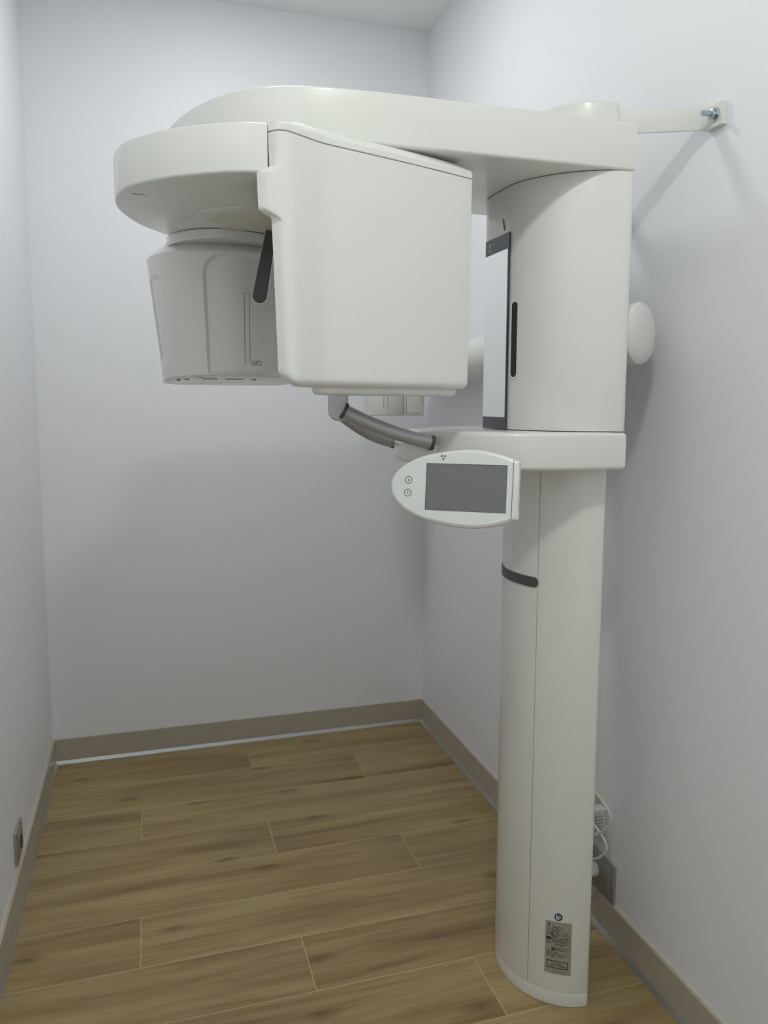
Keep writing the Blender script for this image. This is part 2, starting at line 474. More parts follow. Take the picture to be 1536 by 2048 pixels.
# pictograms down the left edge
strokes([[(.14*WL, .925*HL), (.14*WL, .945*HL)]], .0035, lab_fn2, mb, .0002)
strokes([[(.08*WL, .83*HL), (.14*WL, .87*HL), (.19*WL, .83*HL), (.08*WL, .83*HL)]], .0007, lab_fn2, mb, .0002)
text_on('CE', .0125, lambda x, y, h: lab_fn2(.06*WL+x, .735*HL+y, h), mb)
strokes([[(.09*WL, .672*HL), (.19*WL, .672*HL)]], .0062, lab_fn2, mb, .0002)
strokes([[(.08*WL, .575*HL), (.19*WL, .575*HL), (.19*WL, .63*HL), (.08*WL, .63*HL), (.08*WL, .575*HL)], [(.12*WL, .60*HL), (.15*WL, .60*HL)]], .0009, lab_fn2, mb, .0002)
strokes([[(.08*WL, .40*HL), (.20*WL, .40*HL), (.17*WL, .43*HL), (.10*WL, .43*HL), (.08*WL, .40*HL)], [(.08*WL, .34*HL), (.19*WL, .34*HL), (.19*WL, .38*HL), (.08*WL, .38*HL), (.08*WL, .34*HL)]], .0009, lab_fn2, mb, .0002)
strokes([[(.27*WL, .458*HL), (.36*WL, .458*HL)], [(.34*WL, .462*HL), (.34*WL, .505*HL)], [(.28*WL, .462*HL), (.28*WL, .48*HL)]], .0030, lab_fn2, mb, .0002)
text_on('MADE IN GERMANY', .0036, lambda x, y, h: lab_fn2(.30*WL+x, .045*HL+y, h), mb)
mb.build('label_print', M['black_print'], lab, 40)
# blue instruction sticker
cS, cZ, cR = s_of(-1.6605), .2212, .0092
def stk(u, v, h): x, y = col_pt(col_s(cS-u), .0003+h); return (x, y, cZ+v)
mb = MB(); plate_on(circle(cR+.0011, 32), stk, .0003, mb, .003)
rim = mb.build('instruction_sticker', M['white_print'], XM, 40); rim['label'] = 'small round navy blue sticker with a white reading figure'
mb = MB(); plate_on(circle(cR, 32), lambda u, v, h: stk(u, v, .0003+h), .0002, mb, .003); mb.build('sticker_face', M['navy'], rim, 40)
mb = MB(); f2 = lambda u, v, h: stk(u, v, .0006+h)
plate_on(circle(.0017, 16, (-.0040, .0043)), f2, .0002, mb, .002)
strokes([[(-.0045, .0012), (-.0033, -.0042), (.0006, -.0050)], [(-.0026, -.001), (.0012, -.002)]], .0024, f2, mb, .0002)
strokes([[(.0004, .0036), (.0052, .0020), (.0048, -.0018), (.0012, -.002), (.0004, .0036)]], .0012, f2, mb, .0002)
mb.build('sticker_figure', M['white_print'], rim, 40)

# top of the column above the arm
link('column_cap', *prism(dplan(CA, CB), 1.9425, 2.001, .001, .005), M['white'], XM)

# carriage with flat mirror bed
KA, KB, MX = .2, .2235, 1.1295
car = dplan(KA, KB, 120, flat=MX)
ZC0, ZC1 = 1.3335, 1.8475
link('carriage', *prism(car, ZC0, ZC1, .0012, .0012), M['white'], XM)
def car_pt(y, off=0.):
    s = (y-Y0)/KB; c = math.sqrt(max(0, 1-s*s)); nx, ny = -c/KA, s/KB; l = math.hypot(nx, ny)
    return XB-KA*c+nx/l*off, Y0+KB*s+ny/l*off
# mirror: dark glass backing, mirror pane, head band with lettering, foot band
mx = MX-.0035; y0m, y1m = Y0-.0605, Y0+.0605
ZM0, ZM1 = 1.3325, 1.7515
mir = link('mirror_panel', *box(mx, MX, y0m, y1m, ZM0+.001, ZM1), M['glassdark'], XM)
mir['label'] = 'tall narrow patient mirror with dark bands'
link('mirror_pane', *box(mx-.0006, mx, y0m+.0035, y1m-.0005, ZM0+.027, ZM1-.034), M['mirror'], mir)
# lettering on the head band (seen from -x: reading direction runs towards -y)
mb = MB()
def bandfn(u, v, h): return (mx-h, y1m-.020-u, ZM1-.030+v)
text_on('Dentsply', .0098, lambda x, y, h: bandfn(.017+x, .0145+y, h), mb)
text_on('Sirona', .0098, lambda x, y, h: bandfn(.017+x, .0045+y, h), mb)
a1 = [(.0045+.0052*math.cos(a), .0165+.0052*math.sin(a)) for a in [PI*.05+PI*1.05*i/10 for i in range(11)]]
plate_on([(0, .0125), (.0095, .0125), (.0095, .019), (.007, .022), (.003, .022), (0, .019)], bandfn, .0004, mb, .003)
plate_on([(0, .0015), (.004, .0015), (.0075, .0035), (.0085, .007), (.0075, .0105), (0, .0105)], bandfn, .0004, mb, .003)
mb.build('band_lettering', M['logo'], mir, 40)
# laser window slot beside the mirror
mb = MB()
def slot_fn(u, v, h):
    x, y = car_pt(-1.5975+u, .0006+h); return (x, y, 1.525+v)
def capsule(w, h, n=10):
    r = w/2; t = [(r*math.cos(PI*i/n), h/2-r+r*math.sin(PI*i/n)) for i in range(n+1)]
    return t+[(-x, -y) for x, y in t]
plate_on(capsule(.0235, .168), slot_fn, .0008, mb, .005)
sl = mb.build('slot_frame', M['lid'], XM, 40)
mb = MB(); plate_on(capsule(.0155, .158), lambda u, v, h: slot_fn(u-.0015, v, .0008+h), .0006, mb, .005)
mb.build('slot_window', M['brown'], sl, 40)
# small laser lens above the mirror
mb = MB()
plate_on([(.0026*math.cos(2*PI*i/20), .013*math.sin(2*PI*i/20)) for i in range(20)], lambda u, v, h: (MX-.0002-h, Y0-.027-u+v*.35, 1.7725+v), .0008, mb, .003)
mb.build('laser_lens', M['seam'], XM, 40)

# horizontal arm
arm_pts = [(XB, -1.7425), (1.2, -1.7425), (1.05, -1.7425), (.90, -1.7420), (.79, -1.7400), (.70, -1.7330), (.640, -1.7200), (.595, -1.7000), (.550, -1.6660), (.512, -1.6180), (.481, -1.5600), (.459, -1.5000), (.4445, -1.4450),
           (.4420, -1.4000), (.456, -1.3560), (.495, -1.3220), (.560, -1.3030), (.65, -1.2975), (.8, -1.2975), (1.05, -1.2975), (XB, -1.2975)]
arm = spline(arm_pts, 180)
arm = ccw([tuple(q) for q in arm]); ZA0, ZA1 = 1.849, 1.9405
link('overhead_arm', *prism(arm, ZA0, ZA1, .006, .004), M['white'], XM)

# platform below the carriage
plat_near = [(XB+.0005, Y0-.2235), (1.24, Y0-.2245), (1.16, Y0-.2215), (1.08, Y0-.198), (1.02, Y0-.152), (.985, Y0-.112), (.962, Y0-.090)]
ph = spline(plat_near, 50)
tip = [(.948, Y0-.076), (.938, Y0-.04), (.936, Y0)]
ph = ph+spline([ph[-1]]+tip, 14)[1:]
plat = ccw([tuple(q) for q in ph]+[(x, 2*Y0-y) for x, y in ph[::-1]][1:])
ZP0, ZP1 = 1.2545, 1.332
link('bite_platform', *prism(plat, ZP0, ZP1, .009, .009, 5), M['white'], XM)
# nose cover at the platform tip
nose_half = [(.970, Y0-.088), (.948, Y0-.086), (.922, Y0-.076), (.906, Y0-.045), (.901, Y0)]
nh = spline(nose_half, 24); nose = ccw([tuple(q) for q in nh]+[(x, 2*Y0-y) for x, y in nh[::-1]][1:])
link('platform_nose', *prism(nose, 1.262, 1.308, .014, .008, 5), M['white'], XM)

# patient handles: two grey tubes, end collars, strap
def handle(p, q, sag, n=28):
    p, q = Vector(p), Vector(q)
    return [p.lerp(q, i/n)-Vector((0, 0, sag*4*(i/n)*(1-i/n))) for i in range(n+1)]
hA = handle((.757, -1.600, 1.3755), (.941, -1.6165, 1.3085), .007)
link('handle', *tube(hA, .0142, 24), M['steel_grip'], XM)
hB = handle((.772, -1.545, 1.3640), (.918, -1.428, 1.302), .009)
link('handle', *tube(hB, .0142, 24), M['steel_grip'], XM)
for pth, nm in ((hA, 'collar'), (hB, 'collar')):
    d = (pth[-1]-pth[-2]).normalized()
    link(nm, *tube([pth[-1]-d*.001, pth[-1]+d*.006], .0158, 24), M['dark'], XM, 40)
d = (hA[1]-hA[0]).normalized()
link('collar', *tube([hA[0]+d*.001, hA[0]+d*.007], .0172, 24), M['dark'], XM, 40)
# strap that carries the handles up behind the tube head
prof = fillet([(-.020, -.024), (.020, -.024), (.020, .17), (-.020, .17)], [.019, .019, .004, .004], 8)
ex = Vector((.93, -.36, 0)).normalized(); ez = Vector((-.36, -.93, 0)).normalized()
link('handle_strap', *frame_shape(prism(prof, -.009, .009, .004, .004, 3), (.752, -1.585, 1.3775), ex, (0, 0, 1), ez), M['strap'], XM)

# touch panel on the near side of the platform
PC = Vector((.9261, -1.7925, 1.2318))
PR = Vector((.823019, -.568013, 0)); PN = Vector((-.563193, -.816035, .13)).normalized(); PV = PN.cross(PR).normalized()
if PV.z < 0: PV = -PV
half_o = [(-.1275, 0), (-.1245, .016), (-.1130, .0325), (-.0930, .0475), (-.0630, .0600), (-.0290, .0680), (.0090, .0730), (.0380, .0735), (.0700, .0692), (.0950, .0622), (.1187, .0535)]
ho = spline(half_o, 50)
outl = ccw([tuple(q) for q in ho]+[(x, -y) for x, y in ho[::-1]][:-1])
pan = link('control_panel', *frame_shape(prism(outl, -.028, .0, .008, .0075, 6), PC, PR, PV, PN), M['white'], XM)
pan['label'] = 'leaf-shaped touch control panel with grey screen'
def pan_fn(u, v, h): return tuple(PC+PR*u+PV*v+PN*h)
face = [q for q in inset(outl, .0066) if q[0] < .1065]
face = sorted([q for q in face], key=lambda q: math.atan2(q[1], q[0]+.02))
mb = MB(); plate_on(face, pan_fn, .0008, mb, .01); mb.build('panel_face', M['panelwhite'], pan, 40)
gr = MB(); strokes([[(.1078, .0555), (.1070, -.0555)]], .0010, pan_fn, gr, .0009); gr.build('panel_seam', M['grey_line'], pan, 40)
mb = MB(); mb.add(*frame_shape(box(-.0562, .0968, -.0421, .0460, .0004, .0013), PC, PR, PV, PN)); scr = mb.build('screen', M['dark'], pan, 20)
mb = MB(); mb.add(*frame_shape(box(-.0545, .0960, -.0415, .0446, .0013, .0016), PC, PR, PV, PN)); mb.build('screen_glass', M['screen'], pan, 20)
for (bx, by, sgn) in ((-.0905, .0133, 1), (-.0911, -.011, -1)):
    mb = MB()
    ring = [(bx+.0066*math.cos(2*PI*i/32), by+.0066*math.sin(2*PI*i/32)) for i in range(33)]
    strokes([ring], .0011, pan_fn, mb, .0013)
    plate_on([(bx-.0017, by-.0022*sgn), (bx+.0017, by-.0022*sgn), (bx+.0002, by+.0026*sgn), (bx-.0002, by+.0026*sgn)], pan_fn, .0013, mb, .002)
    mb.build('up_button' if sgn > 0 else 'down_button', M['grey_line'], pan, 40)
mb = MB()
for a0 in (PI/6, 5*PI/6, 3*PI/2):
    b0 = .0015; arc = [(-.0246+.0052*math.cos(a0+d_), .0583+.0052*math.sin(a0+d_)) for d_ in (-.5, -.25, 0, .25, .5)]
    arc += [(-.0246+b0*math.cos(a0+d_), .0583+b0*math.sin(a0+d_)) for d_ in (.5, 0, -.5)]
    plate_on(arc, pan_fn, .0013, mb, .001)
mb.build('radiation_symbol', M['gold'], pan, 40)
# swivel link from panel to platform
a_ = PC+PR*.05-PV*.012-PN*.022; b_ = Vector((1.055, Y0-.150, 1.262))
link('panel_arm', *tube([a_, a_.lerp(b_, .5), b_], .014, 20), M['white'], XM)

# ---------------------------------------------------------------- rotating unit
ring_pts = [(.5735, -1.8635), (.5328, -1.8550), (.4880, -1.8325), (.4355, -1.7950), (.3975, -1.7560), (.3610, -1.7060), (.3440, -1.6560), (.3370, -1.6080), (.3370, -1.5570),
            (.3480, -1.4950), (.3750, -1.4150), (.4080, -1.3590), (.4360, -1.3200), (.500, -1.255), (.58, -1.215), (.68, -1.215), (.77, -1.27), (.83, -1.36), (.862, -1.47), (.855, -1.57), (.80, -1.625), (.72, -1.68), (.65, -1.73), (.605, -1.79)]
rs = spline(ring_pts[:-1], 150)
rs = [tuple(q) for q in rs]+[(.600, -1.775), (.5885, -1.80), (.5800, -1.845)]
ring = ccw(rs)
ZR0, ZR1 = 1.7495, 1.826
link('rotating_ring', *prism(ring, ZR0, ZR1, .005, .003), M['white'], XM)
mb = MB(); mb.add(*prism(circle(.075, 48, (.60, -1.525)), ZR1, ZA0)); mb.build('ring_bearing', M['white'], XM)
link('bearing_rim', *prism(circle(.0985, 64, (.5805, -1.532)), ZR0-.0022, ZR0+.001, .001, 0), M['white'], XM)
link('bearing_cover', *prism(circle(.0765, 64, (.5805, -1.532)), ZR0-.0034, ZR0-.0022, .0008, 0), M['cream'], XM)
# little slit under the ring
mb = MB(); strokes([[(.3668, -1.6662), (.3770, -1.6655), (.3885, -1.6625)]], .0022, lambda u, v, h: (u, v, ZR0-h), mb, .0004)
mb.build('ring_slit', M['seam'], XM, 40)

# tube head
NHD = 220
hp = [(.5745, -1.8635), (.5870, -1.8765), (.6010, -1.8780), (.6160, -1.8700), (.6330, -1.8590), (.6535, -1.8455), (.6700, -1.8360), (.6880, -1.8285), (.7188, -1.8178), (.777, -1.7970), (.8717, -1.7615), (.9700, -1.7215)]
near = [tuple(q) for q in spline(hp, 120)]
crn = fillet([near[-1], (.9835, -1.7160), (.9860, -1.700)], [0, .003, 0], 4)
head = near+crn[1:]+[(.9865, -1.60), (.975, -1.585), (.90, -1.578), (.80, -1.610), (.72, -1.660), (.66, -1.715), (.618, -1.775), (.594, -1.815), (.578, -1.846)]
head = ccw([tuple(q) for q in head])
hN = len(head)
ZH0, ZH1 = 1.4165, 1.8115
def head_ring(z, d, extra=True):
    pl = inset(head, d) if d > 0 else head; out = []
    k = (ZH1-z)/(ZH1-ZH0)
    for (x, y) in pl:
        lw = 1-sstep(.575, .70, x)
        xx = x+.013*lw*k-.004*sstep(.9, .985, x)*k
        if extra:
            # shoulder that reaches out under the ring
            zb = 1.689-.75*max(0, x-.578)
            amt = .0205*(1-sstep(.572, .612, x))*(1 if y < -1.80 else sstep(-1.74, -1.80, y))
            if z < ZR0-.001 : xx -= amt*sstep(zb-.0065, zb+.0065, z)
        zz = z
        out.append((xx, y, zz))
    return out
rings = [head_ring(ZH1, .0012), head_ring(ZH1-.0012, 0)]
zs_ = [1.80, 1.78, 1.76, 1.7485, 1.7470]
z_ = 1.74
while z_ > 1.60: zs_.append(z_); z_ -= .003
zs_ += [1.58, 1.55, 1.52, 1.49, 1.47, 1.45, 1.44]
for z in zs_: rings.append(head_ring(z, 0))
def bot(z_, d):
    r = head_ring(z_, d, False); out = []
    for (x, y, z) in r:
        lw = 1-sstep(.578, .625, x)
        out.append((x+.016*lw*max(0, (1.44-z)/.0235)**2, y, z+.006*lw))
    return out
for s in range(0, 7):
    a = PI/2*s/6; rings.append(bot(ZH0+.014*(1-math.sin(a)), .014*(1-math.cos(a))))
link('tube_head', *loft(rings), M['white'], XM, 40)
# bottom plate of the tube head
bp_ = fillet([(.648, -1.826), (.70, -1.803), (.78, -1.775), (.87, -1.742), (.963, -1.705), (.967, -1.625), (.90, -1.603), (.80, -1.635), (.72, -1.685), (.672, -1.735)], .016, 6)
link('head_underside', *prism(bp_, 1.4035, 1.4175, .009, 0, 4), M['white'], XM)
# lid of the tube head
def spine_y(x):
    """mid line between the head's near and back contours"""
    ys = []
    for p, q in zip(head, head[1:]+head[:1]):
        if (p[0]-x)*(q[0]-x) <= 0 and abs(p[0]-q[0]) > 1e-9: ys.append(p[1]+(q[1]-p[1])*(x-p[0])/(q[0]-p[0]))
    return (min(ys)+max(ys))/2
def lid_ring(k, d, z):
    out = []
    for (x, y) in (inset(head, d) if d > 0 else head):
        if k > 0:
            xt = min(max(x, .588), .955); t = Vector((xt, spine_y(xt))); q = Vector((x, y)).lerp(t, k)
            dist = (q-Vector((x, y))).length
            out.append((q.x, q.y, z+.0235*sstep(-.016, .036, dist)*sstep(.578, .640, q.x)-.0235*sstep(-.016, .036, 0)*sstep(.578, .640, q.x)))
        else: out.append((x, y, z))
    return out
link('head_lid', *loft([lid_ring(0, .0010, ZH1+.0012), lid_ring(0, 0, ZH1+.0022), lid_ring(0, 0, 1.8225), lid_ring(0, .001, 1.8240), lid_ring(.04, 0, 1.8252), lid_ring(.12, 0, 1.8256),
                        lid_ring(.22, 0, 1.8258), lid_ring(.34, 0, 1.8258), lid_ring(.5, 0, 1.8258), lid_ring(.7, 0, 1.8258), lid_ring(.9, 0, 1.8258)]), M['lid'], XM, 30)

# sensor unit
sens_near = [(.390, -1.205), (.394, -1.262), (.414, -1.315), (.447, -1.355), (.490, -1.383), (.540, -1.396), (.600, -1.395), (.660, -1.375), (.705, -1.338), (.722, -1.295)]
sn = spline(sens_near, 170)
sback = [(.725, -1.22), (.690, -1.165), (.60, -1.135), (.50, -1.135), (.42, -1.16)]
slen = [0.]
for a, b in zip(sn, sn[1:]): slen.append(slen[-1]+math.hypot(b[0]-a[0], b[1]-a[1]))
sbody = [tuple(q) for q in sn]+sback
def sens_scale(z):
    """taper: the unit narrows downwards on its left side"""
    return (1.712-z)/(1.712-1.446)
def sens_shape(i, z, off=0.):
    x, y = sbody[i]
    k = sens_scale(z)
    # local outward normal
    a = Vector(sbody[i-1]); b = Vector(sbody[(i+1) % len(sbody)]); t = (b-a).normalized(); n = Vector((t.y, -t.x))
    lw = 1-sstep(.40, .56, x)
    return x+.030*lw*k+n.x*off, y+n.y*off+.012*k*(1 if y < -1.25 else 0)*sstep(-1.25, -1.34, y)*-1*-1
crease = next(i for i, q in enumerate(sn) if q[0] > .499); s_cr = slen[crease]
left0 = next(i for i, q in enumerate(sn) if q[1] < -1.250); s_l0 = slen[left0]
s_l1 = s_l0+.060
def sens_off(i, z):
    if i >= len(sn): return 0
    s = slen[i]; d = 0.
    # big face panel, sunk, with a rounded upper corner
    ztop = 1.708; r = .05
    ss = s-s_cr; zz = ztop-z
    if ss > -.01 and zz > -.01:
        if ss < r and zz < r: dist = r-math.hypot(r-ss, r-zz)
        else: dist = min(ss, zz)
        d = max(d, .0075*sstep(-.001, .0065, dist)*sstep(1.449, 1.456, z))
    # side recess
    zt2 = 1.668; r2 = .022
    ss = s_l1-s; zz = zt2-z
    if s > s_l0-.03 and ss > -.01 and zz > -.01:
        if ss < r2 and zz < r2: dist = r2-math.hypot(r2-ss, r2-zz)
        else: dist = min(ss, zz)
        d = max(d, .0045*sstep(-.001, .007, dist)*sstep(1.475, 1.50, z))
    return -d
def sens_ring(z, d=0., off=True):
    out = []
    pl = [sens_shape(i, z, sens_off(i, z) if off else 0) for i in range(len(sbody))]
    if d > 0: pl = inset(pl, d) if area2(pl) > 0 else inset(pl[::-1], d)[::-1]
    return [(x, y, z) for x, y in pl]
rings = []
# sloping shoulder up to the neck
rings.append(sens_ring(1.7365, .030, False)); rings.append(sens_ring(1.7300, .022, False)); rings.append(sens_ring(1.7220, .011, False)); rings.append(sens_ring(1.7150, .004, False)); rings.append(sens_ring(1.7110, .0005, False))
z = 1.709
while z > 1.4515: rings.append(sens_ring(z)); z -= .003
rings.append(sens_ring(1.4510))
for s in range(1, 5):
    a = PI/2*s/4; rings.append(sens_ring(1.4510-.004*math.sin(a), .004*(1-math.cos(a)), False))
# tilt of the underside: lower towards the back
tl = []
for r in rings:
    tl.append([(x, y, z-max(0, (1.50-z)/.053)*.016*sstep(-1.38, -1.16, y)) for x, y, z in r])
sen = link('sensor_unit', *loft(tl), M['white'], XM, 40)
sen['label'] = 'detector head facing the tube head'
neck = [(.4345, -1.318), (.4450, -1.350), (.4690, -1.390), (.4985, -1.416), (.537, -1.433), (.580, -1.428), (.634, -1.405), (.68, -1.36), (.695, -1.28), (.62, -1.225), (.50, -1.235), (.44, -1.28)]
nk = ccw([tuple(q) for q in spline(neck, 90, True)])
link('sensor_neck', *loft([[(x, y, 1.7480) for x, y in nk], [(x, y, 1.7335) for x, y in nk], [(x, y, 1.7325) for x, y in inset(nk, .0015)], [(x, y, 1.7290) for x, y in inset(nk, .0015)]]), M['white'], XM)
# printed marks on the face panel
def sens_fn(s, z, h):
    j = min(range(len(slen)), key=lambda q: abs(slen[q]-s))
    j = max(1, min(len(slen)-2, j))
    if slen[j] > s: j -= 1
    u = (s-slen[j])/(slen[j+1]-slen[j])
    a = sens_shape(j, z, sens_off(j, z)+h); b = sens_shape(j+1, z, sens_off(j+1, z)+h)
    x, y = a[0]+(b[0]-a[0])*u, a[1]+(b[1]-a[1])*u
    return (x, y, z-max(0, (1.50-z)/.053)*.016*sstep(-1.38, -1.16, y))
def s_at_x(xv):
    i = next(i for i, q in enumerate(sn) if q[0] > xv); return slen[i]
MK = {'s1': s_at_x(.5915), 's2': s_at_x(.6015), 'z0': 1.4745, 'z1': 1.6265, 's3': s_at_x(.6075)}
mb = MB(); strokes([[(MK['s1'], MK['z0']), (MK['s1'], MK['z1']), (MK['s2'], MK['z1']), (MK['s2'], MK['z0'])]], .0010, lambda a, b, h: sens_fn(a, b, .0002+h), mb, .0003, .004)
mb.build('sensor_guide_line', M['grey_line'], sen, 60)
mb = MB(); w_, h_ = .0092, .0086; g_ = .0030; b0 = MK['s3']; zb0 = 1.4718
two = [[(0, 1), (1, 1), (1, .5), (0, .5), (0, 0), (1, 0)]]
dee = [[(0, 0), (0, 1), (.85, 1), (1, .85), (1, .15), (.85, 0), (0, 0)]]
for let, ox in ((two, 0), (dee, w_+g_)):
    strokes([[(b0+ox+x*w_, zb0+y*h_) for x, y in pl] for pl in let], .0012, lambda a, b, h: sens_fn(a, b, .0002+h), mb, .0003, .003)
mb.build('mode_lettering', M['grey_line'], sen, 60)
# slots in the underside
for (px_, py_, l_, w2) in ((.520, -1.300, .034, .008), (.575, -1.300, .040, .008), (.470, -1.285, .010, .006), (.497, -1.325, .014, .007), (.452, -1.275, .008, .005), (.62, -1.295, .010, .005)):
    zc = 1.4470-.0165*sstep(-1.38, -1.16, py_)
    link('underside_slot', *box(px_-l_/2, px_+l_/2, py_-w2/2, py_+w2/2, zc-.0012, zc+.003), M['seam'], sen)

# temple support hanging from the ring centre
pb, pt_ = Vector((.6150, -1.452, 1.612)), Vector((.6410, -1.452, 1.746))
def paddle(rb, rt, n=16):
    d = (pt_-pb); L = d.length; out = [(rb*math.cos(PI+PI*i/n), rb*math.sin(PI+PI*i/n)) for i in range(n+1)]
    return out+[(rt, L), (-rt, L)]
dz = (pt_-pb).normalized(); dx = Vector((.957, -.29, 0)); dx = (dx-dz*dx.dot(dz)).normalized(); dn = dx.cross(dz)
ts = link('temple_support', *frame_shape(prism(paddle(.0150, .011), -.004, .004, .002, .002, 3), pb, dx, dz, dn), M['dark'], XM)
link('support_rim', *frame_shape(prism(paddle(.0162, .012), -.0015, .0015, 0, 0), pb-dn*0, dx, dz, dn), M['white'], ts)

# ---------------------------------------------------------------- wall bracket
br_ = MB()
def bracket(sgn):
    def my(y): return y if sgn > 0 else 2*Y0-y
    a, b = Vector((XB+.001, my(-1.6520))), Vector((1.4905, my(-1.7330)))
    d = (b-a).normalized(); n = Vector((-d.y, d.x))*.003
    poly = [tuple(a+n), tuple(b+n), tuple(b-n), tuple(a-n)]
    m_ = MB(); m_.add(*prism(poly, 1.9460, 1.9915, .0005, .0005, 2))
    y0_, y1_ = sorted((my(-1.728), my(-1.7800)))
    m_.add(*box(1.4885, 1.5012, y0_, y1_, 1.9450, 1.9885))
    o = m_.build('wall_bracket', M['white'], XM, 30)
    c = Vector((1.4885, my(-1.7605), 1.9675)); ax = Vector((-1, 0, 0))
    link('washer', *tube([c, c+ax*.0032], .0135, 28), M['zinc'], o, 40)
    hx = [(.0098*math.cos(PI/3*i+.3), .0098*math.sin(PI/3*i+.3)) for i in range(6)]
    link('nut', *frame_shape(prism(fillet(hx, .001, 2), 0, .009, .001, .001, 2), c+ax*.0032, (0, 1, 0), (0, 0, 1), ax), M['zinc'], o, 30)
    pth = [c+ax*(.012+.0013*i) for i in range(16)]; rr = [.0046 if i % 2 else .0052 for i in range(16)]
    link('threaded_rod', *tube(pth, .005, 18, True, rr), M['zinc'], o, 60)
bracket(1); bracket(-1)

# ---------------------------------------------------------------- cephalometric arm behind the column
cx_, cr_ = 1.3955, .0660
ys_ = [-1.672]+[-1.55, -1.3, -1.0, -.6, -.18]
def cut_ring(y_c, normal, r, n=40, shift=0.):
    out = []
    for k in range(n):
        a = 2*PI*k/n; x = cx_+r*math.cos(a); z = 1.540+r*math.sin(a)
        y = y_c-(normal[0]/normal[1])*(x-cx_) if normal else y_c
        out.append((x, y+shift, z-.0165*max(0, min(1, (y+1.67)/1.47))))
    return out
nrm = (.50, -.83)
rings = [cut_ring(-1.672, nrm, cr_*.35, shift=-.0165), cut_ring(-1.672, nrm, cr_*.62, shift=-.0140), cut_ring(-1.672, nrm, cr_*.84, shift=-.0085), cut_ring(-1.672, nrm, cr_*.95, shift=-.0040), cut_ring(-1.672, nrm, cr_*.99, shift=-.0008), cut_ring(-1.672, nrm, cr_, shift=.004)]
rings += [cut_ring(y, None, cr_) for y in (-1.50, -1.2, -.8, -.4, -.16)]
link('cephalometric_arm', *loft(rings), M['white'], XM, 40)
link('arm_mount', *box(1.318, 1.345, -1.60, -1.44, 1.47, 1.60, .005), M['white'], XM)
mb = MB(); mb.add(*tube([(1.352, -.742, 1.5640), (1.345, -.742, 1.5700)], .007, 14)); mb.add(*tube([(1.352, -.742, 1.5820), (1.345, -.742, 1.5880)], .007, 14))
mb.build('arm_knob', M['dark'], XM)
# detector at the far end of that arm
cb = MB()
CY = -.30
conv = [(1.1835, CY+.02), (1.1835, CY)]+[(1.1835+(.1155)*i/10, CY-.014*math.sin(PI*i/10)) for i in range(1, 10)]+[(1.2990, CY), (1.2990, CY+.02), (1.299, CY+.05), (1.1835, CY+.05)]
sensor_c = link('cephalometric_sensor', *prism(ccw(conv), 1.3395, 1.58, .004, .004, 3), M['white'], XM)
link('sensor_backplate', *box(1.2995, 1.3953, CY+.012, CY+.05, 1.3375, 1.60, .002), M['white'], sensor_c)
mb = MB(); strokes([[(1.3125, 1.345), (1.3125, 1.56)], [(1.3230, 1.345), (1.3230, 1.56)]], .0024, lambda a, b, h: (a, CY+.012-h, b), mb, .0004)
mb.build('backplate_groove', M['grey_line'], sensor_c)
mb = MB()
def conv_fn(a, b, h):
    u = (a-1.1835)/.1155; return (a, CY-.014*math.sin(PI*max(0, min(1, u)))-.0002-h, b)
strokes([[(1.2275, 1.3645), (1.2275, 1.54)], [(1.2430, 1.3645), (1.2430, 1.54)]], .0016, conv_fn, mb, .0004)
mb.build('sensor_guide_line', M['grey_line'], sensor_c)
mb = MB(); lw_, lh_ = .0072, .0056; x0_ = 1.3405; z0_ = 1.3440
letters = {'C': [[(1, 1), (0, 1), (0, 0), (1, 0)]], 'E': [[(1, 1), (0, 1), (0, 0), (1, 0)], [(0, .5), (.9, .5)]], 'P': [[(0, 0), (0, 1), (1, 1), (1, .45), (0, .45)]], 'H': [[(0, 0), (0, 1)], [(1, 0), (1, 1)], [(0, .5), (1, .5)]]}
for k, ch in enumerate('CEPH'):
    strokes([[(x0_+k*.0099+x*lw_, z0_+y*lh_) for x, y in pl] for pl in letters[ch]], .0009, lambda a, b, h: (a, CY+.012-h, b), mb, .0004)
mb.build('mode_lettering', M['grey_line'], sensor_c)
link('sensor_hanger', *box(1.28, 1.40, CY+.0, CY+.06, 1.50, 1.55, .004), M['white'], XM)

# ------------------------------------------------------------------ sockets, power box, cables
def outlet(name, wall_x, sgn, y0_, y1_, z0_, z1_, label, wells, in_y, in_z):
    """sgn = direction the plate faces along x"""
    o = empty(name, (wall_x, (y0_+y1_)/2, z0_), label, 'power socket'); o['group'] = 'wall sockets'
    a, b = sorted((wall_x, wall_x+sgn*.0075)); r = .0012
    link('frame_plate', *box(a, b, y0_, y1_, z0_, z1_, r), M['plate'], o)
    a, b = sorted((wall_x+sgn*.0075, wall_x+sgn*.0110))
    for (iy0, iy1) in in_y:
        ins = link('socket_insert', *box(a, b, iy0, iy1, in_z[0], in_z[1], .001), M['socket'], o)
        cy, cz = (iy0+iy1)/2, (in_z[0]+in_z[1])/2
        if wells:
            link('socket_well', *tube([(wall_x+sgn*.0100, cy, cz), (wall_x+sgn*.0116, cy, cz)], .0195, 28), M['hole'], ins, 40)
    return o
outlet('wall_socket', 0, 1, -.9200, -.8230, .1250, .2190, 'single metal-framed wall socket low on the left wall', True, [(-.907, -.836)], (.137, .207))
outlet('wall_socket', W, -1, -1.5050, -1.3350, .0985, .2050, 'double metal-framed wall socket on the right wall behind the column', False, [(-1.487, -1.425), (-1.415, -1.353)], (.120, .190))

